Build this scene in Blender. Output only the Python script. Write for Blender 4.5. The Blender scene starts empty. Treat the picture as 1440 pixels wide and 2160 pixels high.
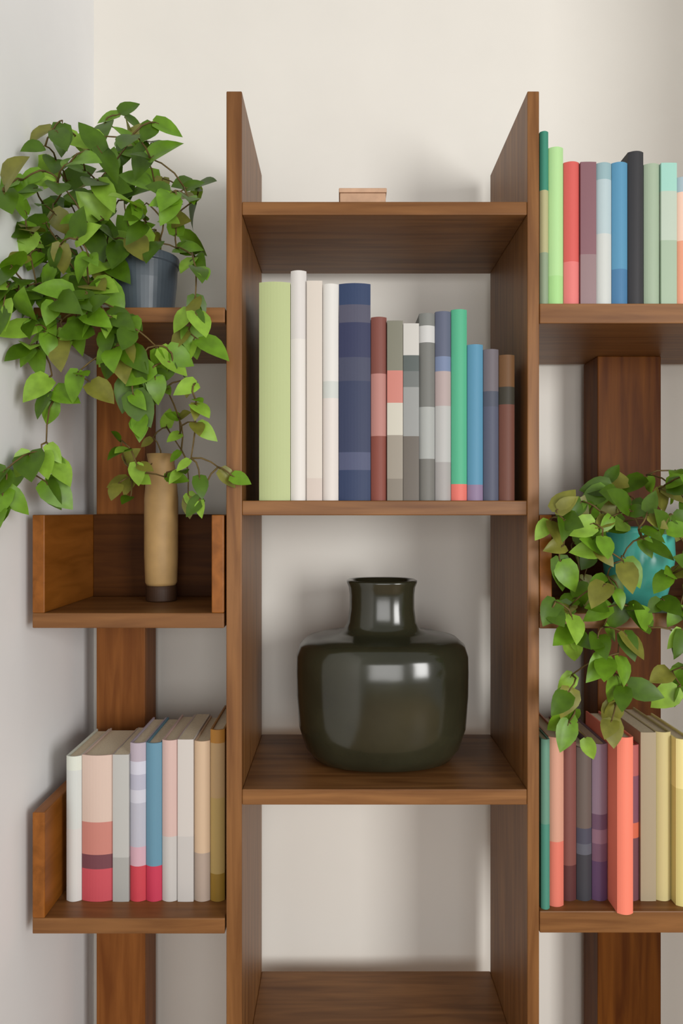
import bpy, bmesh, math, random
from mathutils import Vector, Matrix

C = bpy.context.scene.collection
sc = bpy.context.scene

# ------------------------------------------------------------------ camera
D = 1.2            # distance from camera to the front plane of the shelving (Y = 0)
S = 0.0008         # metres per photo pixel in that plane
ZC = 1.40          # eye height
cam = bpy.data.cameras.new('camera')
camo = bpy.data.objects.new('camera', cam); C.objects.link(camo)
camo.location = (0, -D, ZC); camo.rotation_euler = (math.pi/2, 0, 0)
cam.sensor_fit = 'VERTICAL'; cam.sensor_height = 36
cam.lens = 36 * (D/S) / 2160
cam.clip_start = 0.02
sc.camera = camo

# ------------------------------------------------------------------ light
w = bpy.data.worlds.new('world'); sc.world = w; w.use_nodes = True
bg = w.node_tree.nodes['Background']
bg.inputs[0].default_value = (1.0, 0.995, 0.985, 1); bg.inputs[1].default_value = 0.50

def area(name, loc, aim, sx, sy, power, col):
    l = bpy.data.lights.new(name, 'AREA'); l.shape = 'RECTANGLE'; l.size = sx; l.size_y = sy
    l.energy = power; l.color = col
    o = bpy.data.objects.new(name, l); C.objects.link(o); o.location = loc
    o.rotation_euler = (Vector(aim) - Vector(loc)).to_track_quat('-Z', 'Y').to_euler()
    return o
area('window_light', (2.0, -3.0, 1.5), (0.0, 0.2, 1.3), 0.95, 1.5, 84, (1.0, 0.99, 0.97))
area('front_fill_light', (0.3, -3.6, 1.3), (0.0, 0.2, 1.25), 1.3, 1.5, 36, (1.0, 0.99, 0.975))  # added frontal fill, no real window; lifts the shade inside the shelving

vs = sc.view_settings
sc.display_settings.display_device = 'sRGB'
vs.view_transform = 'Standard'; vs.look = 'None'; vs.exposure = -0.21; vs.gamma = 1.0
vs.use_curve_mapping = False

# ------------------------------------------------------------------ helpers
def lin(h):
    h = h.lstrip('#'); out = []
    for i in (0, 2, 4):
        c = int(h[i:i+2], 16)/255
        out.append(c/12.92 if c <= 0.04045 else ((c+0.055)/1.055)**2.4)
    return (*out, 1)

def X(px, Y=0.0): return (px-720)*S*(D+Y)/D
def Z(py, Y=0.0): return ZC + (1080-py)*S*(D+Y)/D

def mat(name, col, rough=0.6, noise=0.0, nscale=40, spec=0.4, bump=0.0):
    m = bpy.data.materials.new(name); m.use_nodes = True
    nt = m.node_tree; b = nt.nodes['Principled BSDF']
    b.inputs['Roughness'].default_value = rough
    b.inputs['Specular IOR Level'].default_value = spec
    b.inputs['Base Color'].default_value = col
    if noise or bump:
        tc = nt.nodes.new('ShaderNodeTexCoord'); n = nt.nodes.new('ShaderNodeTexNoise')
        n.inputs['Scale'].default_value = nscale; n.inputs['Detail'].default_value = 4
        nt.links.new(tc.outputs['Object'], n.inputs['Vector'])
        if noise:
            r = nt.nodes.new('ShaderNodeValToRGB')
            r.color_ramp.elements[0].position = .3; r.color_ramp.elements[1].position = .7
            r.color_ramp.elements[0].color = tuple(c*(1-noise) for c in col[:3])+(1,)
            r.color_ramp.elements[1].color = tuple(min(1, c*(1+noise)) for c in col[:3])+(1,)
            nt.links.new(n.outputs['Fac'], r.inputs[0]); nt.links.new(r.outputs[0], b.inputs['Base Color'])
        if bump:
            bm_ = nt.nodes.new('ShaderNodeBump'); bm_.inputs['Strength'].default_value = bump
            bm_.inputs['Distance'].default_value = 0.002
            nt.links.new(n.outputs['Fac'], bm_.inputs['Height']); nt.links.new(bm_.outputs[0], b.inputs['Normal'])
    return m

def wood(name, scale, a, bcol, rough=0.42, spec=0.28):
    m = bpy.data.materials.new(name); m.use_nodes = True
    nt = m.node_tree; b = nt.nodes['Principled BSDF']
    tc = nt.nodes.new('ShaderNodeTexCoord'); mp = nt.nodes.new('ShaderNodeMapping')
    mp.inputs['Scale'].default_value = scale
    n = nt.nodes.new('ShaderNodeTexNoise'); n.inputs['Scale'].default_value = 1
    n.inputs['Detail'].default_value = 7; n.inputs['Distortion'].default_value = 0.6
    r = nt.nodes.new('ShaderNodeValToRGB')
    r.color_ramp.elements[0].position = .3; r.color_ramp.elements[1].position = .72
    r.color_ramp.elements[0].color = a; r.color_ramp.elements[1].color = bcol
    nt.links.new(tc.outputs['Object'], mp.inputs[0]); nt.links.new(mp.outputs[0], n.inputs['Vector'])
    nt.links.new(n.outputs['Fac'], r.inputs[0]); nt.links.new(r.outputs[0], b.inputs['Base Color'])
    bp = nt.nodes.new('ShaderNodeBump'); bp.inputs['Strength'].default_value = .15; bp.inputs['Distance'].default_value = .001
    nt.links.new(n.outputs['Fac'], bp.inputs['Height']); nt.links.new(bp.outputs[0], b.inputs['Normal'])
    b.inputs['Roughness'].default_value = rough; b.inputs['Specular IOR Level'].default_value = spec
    return m

def bands(name, stops, rough=0.5, gain=1.0):
    """cover cloth printed in plain horizontal bands; stops = [(fraction from the foot, hex), ...]"""
    m = bpy.data.materials.new(name); m.use_nodes = True
    nt = m.node_tree; b = nt.nodes['Principled BSDF']; b.inputs['Roughness'].default_value = rough
    b.inputs['Specular IOR Level'].default_value = .3
    def g(h):
        c = lin(h); return tuple(min(.9, v*gain) for v in c[:3])+(1,)
    if len(stops) == 1:
        b.inputs['Base Color'].default_value = g(stops[0][1]); return m
    tc = nt.nodes.new('ShaderNodeTexCoord'); sp = nt.nodes.new('ShaderNodeSeparateXYZ')
    r = nt.nodes.new('ShaderNodeValToRGB'); r.color_ramp.interpolation = 'CONSTANT'
    e = r.color_ramp.elements
    e[0].position = 0; e[0].color = g(stops[0][1])
    e[1].position = stops[1][0]; e[1].color = g(stops[1][1])
    for f, h in stops[2:]:
        q = e.new(f); q.color = g(h)
    nt.links.new(tc.outputs['Generated'], sp.inputs[0]); nt.links.new(sp.outputs['Z'], r.inputs[0])
    nt.links.new(r.outputs[0], b.inputs['Base Color'])
    return m

def box(bm, x0, x1, y0, y1, z0, z1):
    v = [bm.verts.new((x, y, z)) for z in (z0, z1) for y in (y0, y1) for x in (x0, x1)]
    for f in ((0, 2, 3, 1), (4, 5, 7, 6), (0, 1, 5, 4), (2, 6, 7, 3), (0, 4, 6, 2), (1, 3, 7, 5)):
        bm.faces.new([v[i] for i in f])

def tube(bm, pts, r0, r1, n=6):
    rings = []
    pts = [Vector(p) for p in pts]
    for i, p in enumerate(pts):
        t = (pts[min(i+1, len(pts)-1)] - pts[max(i-1, 0)])
        if t.length < 1e-7: t = Vector((0, 0, 1))
        t.normalize()
        a = t.orthogonal().normalized(); b = t.cross(a)
        if i:                                         # keep the ring from twisting
            a = (pa - t*pa.dot(t)).normalized(); b = t.cross(a)
        pa = a
        r = r0 + (r1-r0)*i/(len(pts)-1)
        rings.append([bm.verts.new(p + a*r*math.cos(q*2*math.pi/n) + b*r*math.sin(q*2*math.pi/n)) for q in range(n)])
    for A, B in zip(rings, rings[1:]):
        for q in range(n):
            bm.faces.new((A[q], A[(q+1) % n], B[(q+1) % n], B[q]))
    bm.faces.new(rings[0][::-1]); bm.faces.new(rings[-1])

def lathe(bm, prof, n=64, sy=1.0, power=2.0):
    """prof = [(radius, z)]; sy squashes front to back; power > 2 makes the plan a rounded rectangle"""
    rings = []
    for r, z in prof:
        ring = []
        for q in range(n):
            a = 2*math.pi*q/n; c, s_ = math.cos(a), math.sin(a)
            k = (abs(c)**power + abs(s_)**power)**(-1/power)
            ring.append(bm.verts.new((r*k*c, r*k*s_*sy, z)))
        rings.append(ring)
    for A, B in zip(rings, rings[1:]):
        for q in range(n):
            bm.faces.new((A[q], A[(q+1) % n], B[(q+1) % n], B[q]))
    bm.faces.new(rings[0][::-1]); bm.faces.new(rings[-1])

def obj(name, bm, mats, parent=None, bevel=0.0, smooth=False, sub=0):
    bmesh.ops.recalc_face_normals(bm, faces=bm.faces)
    me = bpy.data.meshes.new(name); bm.to_mesh(me); bm.free()
    for m in (mats if isinstance(mats, (list, tuple)) else [mats]): me.materials.append(m)
    o = bpy.data.objects.new(name, me); C.objects.link(o)
    if parent: o.parent = parent
    if bevel:
        b = o.modifiers.new('bevel', 'BEVEL'); b.width = bevel; b.segments = 2; b.limit_method = 'ANGLE'
    if sub:
        s_ = o.modifiers.new('subdivision', 'SUBSURF'); s_.levels = sub; s_.render_levels = sub
    if smooth:
        for p in me.polygons: p.use_smooth = True
    return o

def thing(name, label, cat, loc=(0, 0, 0), group=None):
    o = bpy.data.objects.new(name, None); C.objects.link(o)
    o.location = loc; o.empty_display_size = .05
    o['label'] = label; o['category'] = cat
    if group: o['group'] = group
    return o

def struct(name, x0, x1, y0, y1, z0, z1, m):
    bm = bmesh.new(); box(bm, x0, x1, y0, y1, z0, z1)
    o = obj(name, bm, m); o['kind'] = 'structure'; return o

# ------------------------------------------------------------------ room
YW = 0.36                                            # face of the back wall
XL = -0.543                                          # face of the left wall
plaster = mat('wall_plaster', lin('#e7e3db'), .85, .015, 6, .2, .04)
plaster_left = mat('left_wall_plaster', lin('#f3f3f3'), .85, .015, 6, .2, .04)
struct('wall_back', XL-.12, 1.02, YW, YW+.1, 0, 2.9, plaster)
struct('wall_left', XL-.12, XL, -2.2, YW, 0, 2.9, plaster_left)
struct('shade_wall_right', 0.90, 1.02, -0.35, YW, 0, 2.9, plaster)  # unseen wall stub, added to block the key light and shade the back wall's right end
struct('floor', XL-.12, 2.8, -4.4, YW, -.1, 0, wood('floor_oak', (3, 40, 10), lin('#8a6a48'), lin('#a5825c'), .5))

# ------------------------------------------------------------------ wood
DK, LT = lin('#66401f'), lin('#8c6036')
wood_v = wood('walnut_vertical', (55, 55, 4), DK, LT)
wood_h = wood('walnut_horizontal', (4, 55, 55), DK, LT)
wood_p = wood('dark_walnut_post', (55, 55, 4), lin('#4a2406'), lin('#6c3e12'), .5, .12)
wood_q = wood('walnut_post', (55, 55, 4), lin('#6a3a12'), lin('#8a5424'), .5, .2)
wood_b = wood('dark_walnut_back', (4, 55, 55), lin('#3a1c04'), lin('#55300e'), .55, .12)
wood_d = wood('walnut_sides', (55, 6, 40), lin('#74420f'), lin('#95591f'))

def board(name, px0, px1, py0, py1, y0, y1, m, parent, ref=0.0):
    bm = bmesh.new(); box(bm, X(px0, ref), X(px1, ref), y0, y1, Z(py1, ref), Z(py0, ref))
    return obj(name, bm, m, parent, bevel=.0016)

# ------------------------------------------------------------------ central bookcase
t = thing('bookcase', 'tall open walnut bookcase between the two side shelf stands', 'bookcase')
def panel(px0, px1):
    bm = bmesh.new(); box(bm, X(px0), X(px1), 0, .30, 0, Z(192))
    obj('side_panel', bm, wood_v, t, bevel=.0016)
panel(477, 510); panel(1112, 1137)
for y0, y1 in ((424, 452), (1056, 1087), (1666, 1699), (2290, 2322)):
    board('shelf', 510, 1112, y0, y1, .002, .30, wood_h, t)

# ------------------------------------------------------------------ left shelf stand
YB = .25                                             # back of the boxes, front of the posts
l = thing('shelf_stand', 'walnut shelf stand at the left wall with plank, deep box and book box', 'shelf stand')
bm = bmesh.new(); box(bm, X(203, YB), X(306, YB), YB, YB+.085, 0, Z(680)-.0002); obj('post', bm, wood_q, l, bevel=.002)
board('plank', 70, 474, 648, 680, .0, .335, wood_h, l)
def tray(root, px0, px1, top, floor_top, floor_bot, left, right, back):
    b = board('box', px0, px1, floor_top, floor_bot, 0, YB, wood_h, root)
    if left: board('side_panel', px0, px0+26, top, floor_top, 0, YB, wood_d, b)
    if right: board('side_panel', px1-26, px1, top, floor_top, 0, YB, wood_d, b)
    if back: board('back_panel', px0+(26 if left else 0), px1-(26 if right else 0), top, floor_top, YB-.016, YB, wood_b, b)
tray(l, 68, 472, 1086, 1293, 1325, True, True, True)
tray(l, 68, 474, 1714, 1937, 1970, True, False, False)

# ------------------------------------------------------------------ right shelf stand
r = thing('shelf_stand', 'walnut shelf stand at the right edge of the photo with three tiers', 'shelf stand')
bm = bmesh.new(); box(bm, X(1260, YB), X(1394, YB), YB, YB+.085, 0, Z(682)-.0002); obj('post', bm, wood_p, r, bevel=.002)
board('plank', 1138, 1700, 640, 682, .0, .335, wood_h, r)
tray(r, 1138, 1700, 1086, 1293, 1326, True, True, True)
tray(r, 1138, 1700, 1700, 1922, 1968, False, True, False)

# ------------------------------------------------------------------ books
pages_m = mat('page_edges', lin('#dccfb4'), .9, .08, 300, .1)
GAIN = 0.93
def book(name, px0, px1, ytop, zbase, stops, label, group, yf=.006, depth=.16, soft=False, tilt=0.0, pages=None, ref=None):
    """hardback: two boards and a rounded spine, with the page block as a part; paperback: flat spine, thin cover"""
    xr = yf if ref is None else ref
    x0, x1 = X(px0, xr)+.0004, X(px1, xr)-.0004
    wd = x1-x0; h = Z(ytop, yf)-zbase
    root = thing(name, label, 'book', ((x0+x1)/2, yf, zbase), group)
    if tilt: root.rotation_euler = (0, tilt, 0)
    th = min(.0028 if not soft else .0009, wd*.16)
    bulge = min(.006, wd*.3) if not soft else .0008
    bm = bmesh.new()
    n = 10; out = []; inn = []
    for i in range(n+1):                             # spine arc, outer and inner
        a = -1+2*i/n
        yo = bulge*(a*a)
        out.append((a*wd/2, yo)); inn.append((a*(wd/2-th), yo+th))
    outer = [(-wd/2, depth)] + out + [(wd/2, depth)]
    inner = [(-wd/2+th, depth)] + inn + [(wd/2-th, depth)]
    lo = [bm.verts.new((x, y, 0)) for x, y in outer]; li = [bm.verts.new((x, y, 0)) for x, y in inner]
    ho = [bm.verts.new((x, y, h)) for x, y in outer]; hi = [bm.verts.new((x, y, h)) for x, y in inner]
    for i in range(len(outer)-1):
        bm.faces.new((lo[i], lo[i+1], ho[i+1], ho[i])); bm.faces.new((li[i], hi[i], hi[i+1], li[i+1]))
        bm.faces.new((ho[i], ho[i+1], hi[i+1], hi[i])); bm.faces.new((lo[i], li[i], li[i+1], lo[i+1]))
    for i in (0, -1):
        bm.faces.new((lo[i], ho[i], hi[i], li[i]))
    obj('cover', bm, bands(name+'_cover', stops, .45 if soft else .55, GAIN), root)
    bm = bmesh.new(); g = .0035 if not soft else .0006
    box(bm, -wd/2+th+.0002, wd/2-th-.0002, bulge+th+.0003, depth-(.004 if not soft else .0006), .0004+g*.2, h-g)
    obj('pages', bm, pages or pages_m, root)
    return root

def row(zbase, group, items):
    for it in items:
        px0, px1, top, stops, label = it[:5]
        kw = it[5] if len(it) > 5 else {}
        if isinstance(stops, str): stops = [(0, stops)]
        book('book', px0, px1, top, zbase, stops, label, group, **kw)

G1 = 'books on the middle shelf of the tall bookcase'
row(Z(1056)+.0003, G1, [
    (545, 612, 594, '#b4bf8a', 'thick pale green book, first on the left of the tall bookcase row', dict(depth=.2)),
    (612, 646, 570, [(0, '#e0dcd6'), (.7, '#d8d4d0')], 'tall white book right beside the thick pale green book', dict(depth=.2)),
    (646, 680, 592, [(0, '#cfc2b8'), (.1, '#d6cdc2')], 'cream book between two white books', dict(depth=.2, soft=True)),
    (680, 714, 598, [(0, '#ddd6d0'), (.47, '#cdd1cc'), (.55, '#dfddd8')], 'white book with a faint grey band beside the navy book', dict(depth=.2)),
    (714, 782, 597, [(0, '#2f3c5c'), (.14, '#4e5470'), (.22, '#343c58'), (.55, '#44485e'), (.66, '#323756'), (.82, '#525264'), (.9, '#2f3f60')], 'thick navy blue book with lighter bands on its spine', dict(depth=.2)),
    (782, 816, 668, [(0, '#84493e'), (.35, '#b48078'), (.69, '#7e4b42')], 'maroon book with a wide pink band, beside the navy book', dict(depth=.17)),
    (816, 850, 676, [(0, '#80786c'), (.12, '#958d80'), (.36, '#c6c2b4'), (.54, '#c47e72'), (.72, '#7c7b6c')], 'grey book with a pink and a cream band', dict(depth=.17, soft=True)),
    (850, 884, 682, [(0, '#655e56'), (.36, '#929492'), (.64, '#6c706e'), (.73, '#555d5b'), (.82, '#c6c4be')], 'grey book with a white top, in the middle of the row', dict(depth=.17, soft=True)),
    (884, 918, 660, [(0, '#74736e'), (.22, '#a6a9a6'), (.5, '#757672'), (.84, '#c8c8c6'), (.93, '#7c7e7a')], 'grey book with white band near its top and pale lower half', dict(depth=.17)),
    (918, 952, 656, [(0, '#a3a09e'), (.2, '#b6b6b4'), (.5, '#b0a09e'), (.68, '#7684a2'), (.76, '#5e6478')], 'pale grey book with slate blue top beside the green book', dict(depth=.17)),
    (952, 986, 652, [(0, '#dc7468'), (.085, '#54ae88')], 'bright green book with a coral foot', dict(depth=.17)),
    (986, 1020, 726, [(0, '#8a7894'), (.1, '#588fac')], 'short blue book with a purple foot beside the green book', dict(depth=.15)),
    (1020, 1053, 736, [(0, '#54586a'), (.62, '#4d5260'), (.72, '#6c666c')], 'dark slate book between the blue and the brown book', dict(depth=.15)),
    (1053, 1087, 748, [(0, '#6a4236'), (.66, '#38342a'), (.78, '#6a4a2c')], 'brown book with a dark band, last on the right of the tall bookcase row', dict(depth=.15)),
])
G2 = 'books on the top plank of the right shelf stand'
row(Z(640)+.0003, G2, [
    (1139, 1158, 276, [(0, '#8fa084'), (.3, '#b4b084'), (.66, '#3f8a74')], 'slim teal book with a tan lower half, first on the top right plank'),
    (1158, 1190, 309, [(0, '#a8d88e'), (.18, '#b2dc9a')], 'light mint green book on the top right plank'),
    (1190, 1224, 340, [(0, '#e07c78'), (.3, '#d4605a')], 'red book between the light green and the mauve book'),
    (1224, 1258, 341, [(0, '#927a7c'), (.35, '#855f66')], 'mauve book right beside the red book', dict(soft=True)),
    (1258, 1292, 342, [(0, '#ccd0cc'), (.5, '#b6c8cc'), (.88, '#94b2b8')], 'pale blue grey book with a white foot'),
    (1292, 1326, 341, [(0, '#4c7ca4'), (.25, '#5a94b6')], 'blue book beside the tall charcoal book'),
    (1326, 1360, 318, '#38383b', 'tall charcoal book on the top right plank'),
    (1360, 1394, 344, '#a2b49c', 'sage green book right beside the charcoal book'),
    (1394, 1428, 343, [(0, '#a4b8a0'), (.45, '#bac8b8'), (.8, '#9fd0c2')], 'sage book with a pale turquoise top', dict(soft=True)),
    (1428, 1464, 372, [(0, '#e8a284'), (.5, '#f0ccb8'), (.88, '#a8bcc4')], 'peach book cut by the right edge of the photo'),
])
G3 = 'books in the box of the left shelf stand'
yf = .05
row(Z(1937)+.0003, G3, [
    (137, 170, 1596, [(0, '#d6d4d0'), (.5, '#d2d6d2'), (.9, '#dbe0d4')], 'white book, first on the left in the low book box', dict(yf=yf)),
    (170, 237, 1594, [(0, '#c8525c'), (.22, '#74444c'), (.32, '#c88478'), (.54, '#d8c0b2')], 'thick cream book with coral, maroon and red bands at its foot', dict(yf=yf)),
    (237, 272, 1592, [(0, '#a8a8a4'), (.3, '#bcbcb8')], 'light grey book between the banded cream book and the lavender book', dict(yf=yf, soft=True)),
    (272, 306, 1568, [(0, '#c84450'), (.22, '#d0a8b4'), (.34, '#b8b8c4'), (.62, '#cdcdd8'), (.7, '#b6b6c6'), (.8, '#cfcfdc'), (.88, '#b8acb8')], 'lavender white book with a red foot', dict(yf=yf)),
    (306, 340, 1568, [(0, '#c43c56'), (.22, '#6692a8')], 'blue book with a crimson foot in the low book box', dict(yf=yf)),
    (340, 374, 1562, [(0, '#c6c2be'), (.4, '#d4b6ae')], 'pale pink book with a grey lower half', dict(yf=yf)),
    (374, 408, 1560, [(0, '#c6c2be'), (.4, '#d0cac4')], 'off white book between the pale pink and the peach book', dict(yf=yf, soft=True)),
    (408, 442, 1564, [(0, '#b09e90'), (.3, '#d2b698')], 'peach tan book beside the mustard book', dict(yf=yf)),
    (442, 473, 1540, [(0, '#96762e'), (.16, '#b49a60'), (.6, '#b89a70'), (.92, '#b07c36')], 'mustard book with an orange top edge, last on the right in the low book box', dict(yf=yf)),
])
G4 = 'books on the low tier of the right shelf stand'
yf = .03
row(Z(1922)+.0003, G4, [
    (1139, 1158, 1560, [(0, '#4a8a78'), (.5, '#66927f')], 'slim teal book, first on the low right tier', dict(ref=.012, yf=.004)),
    (1158, 1191, 1556, [(0, '#dc7866'), (.38, '#d09a84')], 'salmon book beside the slim teal book', dict(ref=.012, yf=.012)),
    (1191, 1225, 1566, [(0, '#583030'), (.22, '#7c4c46')], 'maroon book between the salmon and the charcoal book', dict(ref=.012, yf=yf)),
    (1225, 1258, 1578, [(0, '#3c3c42'), (.3, '#5c5e68'), (.37, '#4a4a58'), (.47, '#665a54')], 'charcoal book with a grey brown upper half', dict(ref=.012, yf=yf)),
    (1258, 1292, 1570, [(0, '#5c4262'), (.25, '#745468'), (.36, '#8c6a7a'), (.45, '#6c5066'), (.55, '#8c7686')], 'purple book between the charcoal and the coral book', dict(ref=.012, yf=yf)),
    (1292, 1326, 1556, '#f4866e', 'bright coral book pulled forward past the shelf edge', dict(ref=.012, yf=-.012)),
    (1326, 1360, 1572, [(0, '#6f464e'), (.4, '#d06a4e'), (.5, '#805060'), (.8, '#b0605e')], 'plum book with an orange band, beside the coral book', dict(ref=.012, yf=yf)),
    (1360, 1394, 1545, '#a6987e', 'taupe book right of the plum book', dict(ref=.012, yf=yf, soft=True)),
    (1394, 1428, 1545, '#cabc86', 'khaki book beside the yellow book', dict(ref=.012, yf=yf)),
    (1428, 1462, 1560, [(0, '#d8cc84'), (.7, '#ecdf98')], 'pale yellow book cut by the right edge of the photo', dict(ref=.012, yf=.012)),
])

# ------------------------------------------------------------------ dark vase
yv = .165
zb = Z(1666)+.0002
def hv(py): return Z(py, yv)-ZC                      # height of a photo row at the vase's depth, from eye level
k = S*(D+yv)/D
prof = [(95, 1614), (122, 1613), (145, 1604), (161, 1582), (174, 1540), (179, 1470), (180, 1420), (179, 1385), (172, 1364), (158, 1351), (128, 1343), (96, 1338),
        (80, 1331), (72, 1315), (68, 1285), (68, 1255), (70, 1238), (74, 1228), (74, 1224), (70, 1222), (62, 1224), (58, 1240), (56, 1300), (40, 1340)]
base = prof[0][1]; sc_z = (ZC+hv(1224)-zb)/(base-1224)
v = thing('vase', 'large dark olive glazed vase with broad shoulders and short neck', 'vase', (X(805, yv), yv, zb))
glaze = mat('dark_olive_glaze', lin('#2b2b1e'), .16, .25, 9, .6, .25)
bm = bmesh.new(); lathe(bm, [(p*k, (base-y)*sc_z) for p, y in prof[:-6]] + [(p*k, (base-y)*sc_z) for p, y in prof[-6:]], 72, .80, 2.4)
obj('body', bm, glaze, v, smooth=True)

# small wooden box on the very top shelf
t2 = thing('wooden_box', 'small low tan wooden box standing on the top shelf of the tall bookcase', 'box', (X(765, .01), .012, Z(424)+.0003))
bm = bmesh.new(); hb = .027; box(bm, X(716)-X(765), X(814)-X(765), 0, .07, 0, hb*.7)
obj('body', bm, mat('box_tan', lin('#b89478'), .6, .1, 60), t2, bevel=.0015)
bm = bmesh.new(); box(bm, X(714)-X(765), X(816)-X(765), -.0015, .0715, hb*.7+.0004, hb)
obj('lid', bm, mat('box_lid_tan', lin('#c09c80'), .6, .1, 60), t2, bevel=.0015)

# ------------------------------------------------------------------ plants
def leaf(bm, base, d, up, L, wd, mi, curl=.25, fold=.25):
    """pointed heart-shaped leaf: midrib and two rows each side, folded along the rib and curling down to the tip"""
    d = d.normalized(); sd = d.cross(up)
    if sd.length < 1e-4: sd = d.orthogonal()
    sd.normalize(); up = sd.cross(d).normalized()
    ts = (0, .12, .3, .5, .7, .86, 1); ws = (.18, .78, 1.0, .92, .66, .34, 0)
    rib = []; lt = []; rt = []; lm = []; rm = []
    for t_, w_ in zip(ts, ws):
        p = base + d*(t_*L) - up*(curl*L*t_*t_)
        back = -d*(.10*L if t_ == .12 else (.05*L if t_ == 0 else 0))
        rib.append(bm.verts.new(p))
        if w_ > 0:
            h = w_*wd/2
            for lst, s_, f in ((lt, 1, 1), (rt, -1, 1), (lm, 1, .5), (rm, -1, .5)):
                lst.append(bm.verts.new(p + back*f + sd*s_*h*f + up*(fold*h*f*(1.25-f*.5))))
    n = len(lt)
    for i in range(n-1):
        for q in ((rib[i], lm[i], lm[i+1], rib[i+1]), (lm[i], lt[i], lt[i+1], lm[i+1]),
                  (rib[i+1], rm[i+1], rm[i], rib[i]), (rm[i+1], rt[i+1], rt[i], rm[i])):
            f = bm.faces.new(q); f.material_index = mi; f.smooth = True
    for q in ((rib[-2], lm[-1], rib[-1]), (lm[-1], lt[-1], rib[-1]), (rib[-1], rm[-1], rib[-2]), (rib[-1], rt[-1], rm[-1])):
        f = bm.faces.new(q); f.material_index = mi; f.smooth = True

def leafmat(name, hexc):
    m = mat(name, lin(hexc), .42, .22, 55, .45)
    b = m.node_tree.nodes['Principled BSDF']
    nt = m.node_tree
    tr = nt.nodes.new('ShaderNodeBsdfTranslucent'); mx = nt.nodes.new('ShaderNodeMixShader')
    c = lin(hexc); tr.inputs[0].default_value = (min(1, c[0]*1.3), min(1, c[1]*1.3), c[2]*.6, 1)
    mx.inputs[0].default_value = .25
    nt.links.new(b.outputs[0], mx.inputs[1]); nt.links.new(tr.outputs[0], mx.inputs[2])
    nt.links.new(mx.outputs[0], nt.nodes['Material Output'].inputs['Surface'])
    return m
leaf_mats = [leafmat('leaf_deep_green', '#48680c'), leafmat('leaf_mid_green', '#6a9420'), leafmat('leaf_fresh_green', '#8cb43c'), leafmat('leaf_olive', '#7c7c30')]
stem_m = mat('stem_brown_green', lin('#5c4a22'), .7, .2, 80)
soil_m = mat('potting_soil', lin('#2c2018'), .95, .4, 120, .2, .6)

def grow(root_pts, pts, rng, size, parent_f, parent_s, weights, droop=.5, org=Vector((0, 0, 0))):
    """stems branch from the roots to every leaf point by the nearest node already reached; one leaf or two at each node"""
    nodes = [(Vector(p), None) for p in root_pts]
    todo = sorted((Vector(p) for p in pts), key=lambda p: min((p-q).length for q, _ in nodes[:len(root_pts)]))
    bs = bmesh.new(); bl = bmesh.new()
    for a, b in zip(root_pts, root_pts[1:]):          # the stems share one rootstock in the soil
        tube(bs, [Vector(a)-org, Vector(b)-org], .0016, .0016, 5)
    for p in todo:
        q = min(nodes, key=lambda n: (n[0]-p).length)[0]
        seg = p-q; sag = Vector((rng.uniform(-.006, .006), -rng.uniform(0, .006), .10*seg.length))
        tube(bs, [q-org, q+seg*.33+sag-org, q+seg*.7+sag*.8-org, p-org], .0017, .0012, 5)
        nodes.append((p, q))
        for _ in range(1 if rng.random() < .45 else 2):
            out = seg.normalized() if seg.length > 1e-4 else Vector((0, -1, 0))
            d = out*.5 + Vector((rng.uniform(-1, 1), rng.uniform(-.65, .15), rng.uniform(-1.0, .45) - droop*.3))
            L = size*rng.uniform(.7, 1.25)
            d.normalize()
            b0 = p + d*L*.12
            tube(bs, [p-org, (p+b0)/2-org, b0-org], .0011, .0008, 4)
            b0 = b0 - d*L*.18 if rng.random() < .5 else b0
            up = Vector((rng.uniform(-.5, .6), -1.0, rng.uniform(.1, 1.1)))
            mi = rng.choices(range(4), weights)[0]
            leaf(bl, b0-org, d, up, L, L*rng.uniform(.62, .82), mi, rng.uniform(.05, .4), rng.uniform(.05, .4))
    f = obj('foliage', bl, leaf_mats, parent_f); s_ = obj('stem', bs, stem_m, parent_s, smooth=True)
    return f, s_

def depth_for(px, y):
    """keep leaves clear of the left wall"""
    lim = -.518
    if (px-720)*S*(D+y)/D < lim: y = lim*D/((px-720)*S) - D if px < 720 else y
    return y

def points(mask, rng, depth, per=1.4):
    out = []
    for rw, cols in mask.items():
        for c in cols:
            faint = isinstance(c, float); c = int(c)
            n = (1 if rng.random() < .4 else 0) if faint else (2 if rng.random() < per-1 else 1)
            for _ in range(n):
                px = 34*c+rng.uniform(2, 32); py = 34*rw+rng.uniform(2, 32)
                if 340 < px < 500 and py < 985: px = min(px, 412)
                y = depth_for(px, depth(px, py))
                out.append((X(px, y), y, Z(py, y)))
    return out

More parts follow.
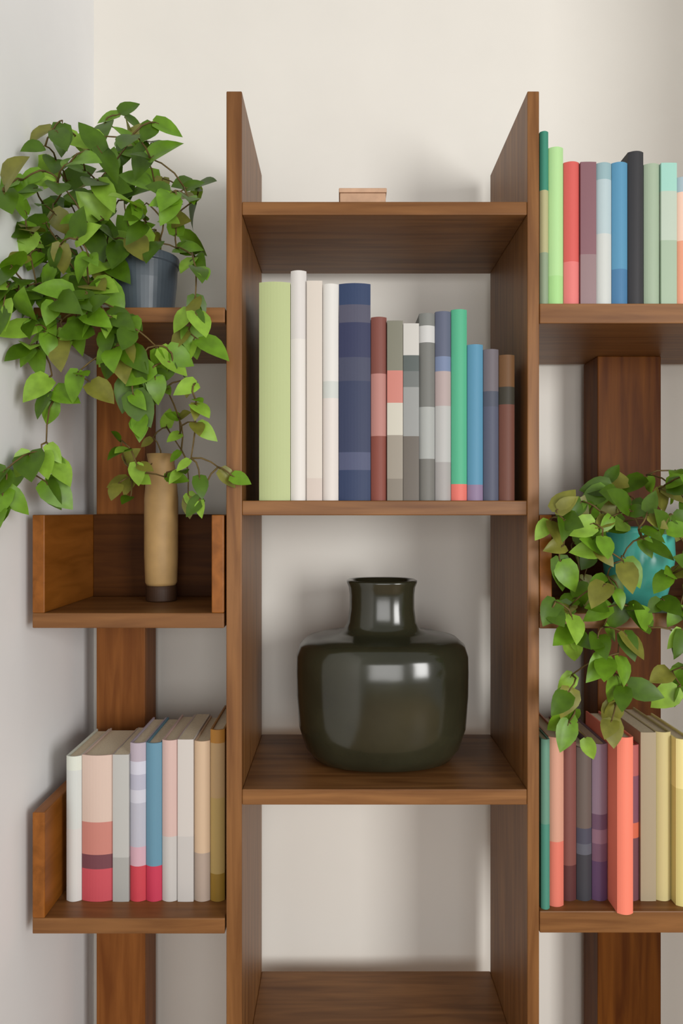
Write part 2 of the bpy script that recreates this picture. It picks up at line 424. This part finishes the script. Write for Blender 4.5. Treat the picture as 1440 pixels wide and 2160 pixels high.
# trailing plant in the dark pot on the left plank
rng = random.Random(11)
ML = {6: [10.5], 7: [3, 4.5, 6.5, 7, 9], 8: [3, 4, 6, 7, 8, 9], 9: [2, 3, 4.5, 6, 7, 8, 9], 10: [2, 3, 4, 5, 6, 7, 11.5],
      11: [0, 1, 2, 3, 4, 5, 6, 7, 9, 10, 11, 12], 12: [2, 3, 4, 5, 6, 7, 8, 9, 10, 11, 12],
      13: [1.5, 2, 3, 4, 5, 6, 7, 8, 9, 10], 14: [1, 2, 3, 4, 5, 6, 7, 8, 9, 10], 15: [1, 2, 3, 4, 5, 6, 7, 8, 9, 10.5, 12],
      16: [0, 1, 2, 3, 4, 5, 6, 11.5, 12], 17: [0, 1, 2, 3, 4, 5, 6], 18: [0.5, 1, 2, 3, 4, 5, 6, 11.5, 12], 19: [1, 2, 3, 4, 5, 6, 7, 11, 12],
      20: [2, 3, 4, 5, 6, 7, 8, 11.5, 12], 21: [1.5, 2, 3.5, 6, 7, 9, 10], 22: [1.5, 8, 9, 10.5], 23: [2.5, 3, 4, 5, 8, 9], 24: [3, 4.5, 8],
      25: [3.5, 8.5], 26: [3.5], 27: [2], 28: [1, 2, 3], 29: [0, 1, 2, 3.5], 30: [0, 2.5], 31: [0]}
def dl(px, py):
    if py < 610 and px < 420: return rng.uniform(-.07, .17)
    if py < 700: return rng.uniform(-.075, -.03)
    return rng.uniform(-.07, -.03)
yp = .105
cx, rp = X(306, yp), 68*S*(D+yp)/D
zp = Z(648)+.0003
p = thing('potted_plant', 'bushy trailing green plant in a dark blue grey pot on the left plank', 'plant', (cx, yp, zp))
hp = Z(546, yp)-zp
pot_m = mat('dark_slate_pot', lin('#4a545c'), .35, .1, 20, .5)
bm = bmesh.new(); lathe(bm, [(rp*.78, 0), (rp*.84, .003), (rp*.96, hp*.6), (rp*.99, hp*.86), (rp*1.04, hp*.88), (rp*1.04, hp), (rp*.95, hp), (rp*.93, hp*.86)], 48)
obj('pot', bm, pot_m, p, smooth=False, bevel=.0008)
bm = bmesh.new(); lathe(bm, [(rp*.92, hp*.865), (rp*.9, hp*.9), (rp*.5, hp*.92)], 32); obj('soil', bm, soil_m, p)
roots = [(cx+rp*.5*math.cos(a), yp+rp*.5*math.sin(a), zp+hp*.91) for a in (0, 1.3, 2.5, 3.8, 5.1)]
over = [(cx+rp*1.1*math.cos(a), yp+rp*1.25*math.sin(a), zp+hp*1.1) for a in (3.4, 4.1, 4.7, 5.4, 6.0)]
org = Vector((cx, yp, zp))
pts = points(ML, rng, dl, 1.25)
grow(roots, over+pts, rng, .052, p, p, (4, 4, 2, .8), org=org)

# trailing plant in the turquoise pot in the right box
rng = random.Random(5)
MR = {29: [37, 39.5, 40, 41, 42], 30: [36.5, 37, 38, 39, 40, 41, 42], 31: [34.5, 35, 36, 37, 38, 39, 40, 41, 42], 32: [34, 35, 36, 37, 39, 41],
      33: [34, 35, 36, 37, 39], 34: [34, 35, 36, 37, 38, 39.5, 42], 35: [34.5, 35, 36, 37, 41, 42], 36: [34.5, 36, 37, 38.5, 42], 37: [34, 35, 36.5, 37, 38, 41, 42],
      38: [35, 37, 40, 42], 39: [35, 37, 38, 41.5], 40: [35.5, 37, 38, 42], 41: [35.5, 38, 41, 42], 42: [35.5, 38, 41.5, 42], 43: [35.5, 38.5], 44: [35, 37], 45: [36]}
def dr(px, py):
    if py < 1075 and px > 1180: return rng.uniform(-.04, .15)
    if py < 1280 and 1205 < px < 1250: return rng.uniform(-.03, .10)
    return rng.uniform(-.06, -.022)
yp = .10
cx = X(1345, yp); rp = 74*S*(D+yp)/D; zp = Z(1293)+.0003; hp = Z(1112, yp)-zp
p = thing('potted_plant', 'trailing green plant in a turquoise pot in the right shelf box', 'plant', (cx, yp, zp))
bm = bmesh.new(); lathe(bm, [(rp*.62, 0), (rp*.7, .004), (rp*.9, hp*.35), (rp*.98, hp*.65), (rp*.95, hp*.9), (rp*1.0, hp*.93), (rp*1.0, hp), (rp*.92, hp), (rp*.88, hp*.85)], 48)
obj('pot', bm, mat('turquoise_glaze', lin('#4fb0a4'), .2, .12, 18, .5), p, smooth=True)
bm = bmesh.new(); lathe(bm, [(rp*.88, hp*.855), (rp*.8, hp*.9), (rp*.4, hp*.92)], 32); obj('soil', bm, soil_m, p)
roots = [(cx+rp*.5*math.cos(a), yp+rp*.5*math.sin(a), zp+hp*.9) for a in (0, 1.3, 2.5, 3.8, 5.1)]
over = [(cx+rp*1.15*math.cos(a), yp+rp*1.2*math.sin(a), zp+hp*1.08) for a in (3.3, 4.0, 4.7, 5.6, 6.1)]
pts = points(MR, rng, dr, 1.3)
grow(roots, over+pts, rng, .046, p, p, (4, 3.2, 1.2, 2), org=Vector((cx, yp, zp)))

# tan vase with a loose leafy sprig in the left box
rng = random.Random(21)
yp = .165; cx = X(340, yp); k = S*(D+yp)/D; zp = Z(1293)+.0003
hh = Z(958, yp)-zp
tv = thing('vase', 'tall slim tan vase with a dark foot in the left shelf box', 'vase', (cx, yp, zp))
f0 = .030
bm = bmesh.new(); lathe(bm, [(30*k, f0+.0002), (33*k, f0+.006), (35*k, hh*.3), (35*k, hh*.7), (30*k, hh*.88), (27*k, hh*.94), (30*k, hh), (24*k, hh), (22*k, hh*.9)], 40)
obj('body', bm, mat('tan_ceramic', lin('#b08e5c'), .55, .1, 30), tv, smooth=True)
bm = bmesh.new(); lathe(bm, [(30*k, 0), (32*k, .002), (32*k, f0*.8), (30*k, f0)], 40)
obj('foot', bm, mat('dark_foot', lin('#3a2414'), .6, .1, 30), tv, bevel=.0005)
sp = thing('leafy_sprig', 'loose leafy sprig standing in the tall tan vase', 'sprig', (cx, yp, zp+hh))
MS = {23: [11, 12], 24: [10, 12], 25: [11, 12], 26: [11, 12.5], 27: [7, 8, 11], 28: [7, 8, 11], 29: [7, 8, 10, 11, 12], 30: [8, 11, 12, 13.5]}
def ds(px, py): return rng.uniform(-.02, .12) if px < 400 else rng.uniform(-.05, -.02)
pts = points(MS, rng, ds, 1.1)
y9 = -.02; pts += [(X(490, y9), y9, Z(1004, y9)), (X(460, y9+.005), y9+.005, Z(985, y9))]
st = [(cx+.004*i, yp-.003*i, zp+hh*.95) for i in (0,)]
grow(st, [(cx-.01, yp-.02, zp+hh+.03), (cx+.015, yp-.02, zp+hh+.05)]+pts, rng, .036, sp, sp, (1, 2, 3.5, 2.5), org=Vector((cx, yp, zp+hh)))
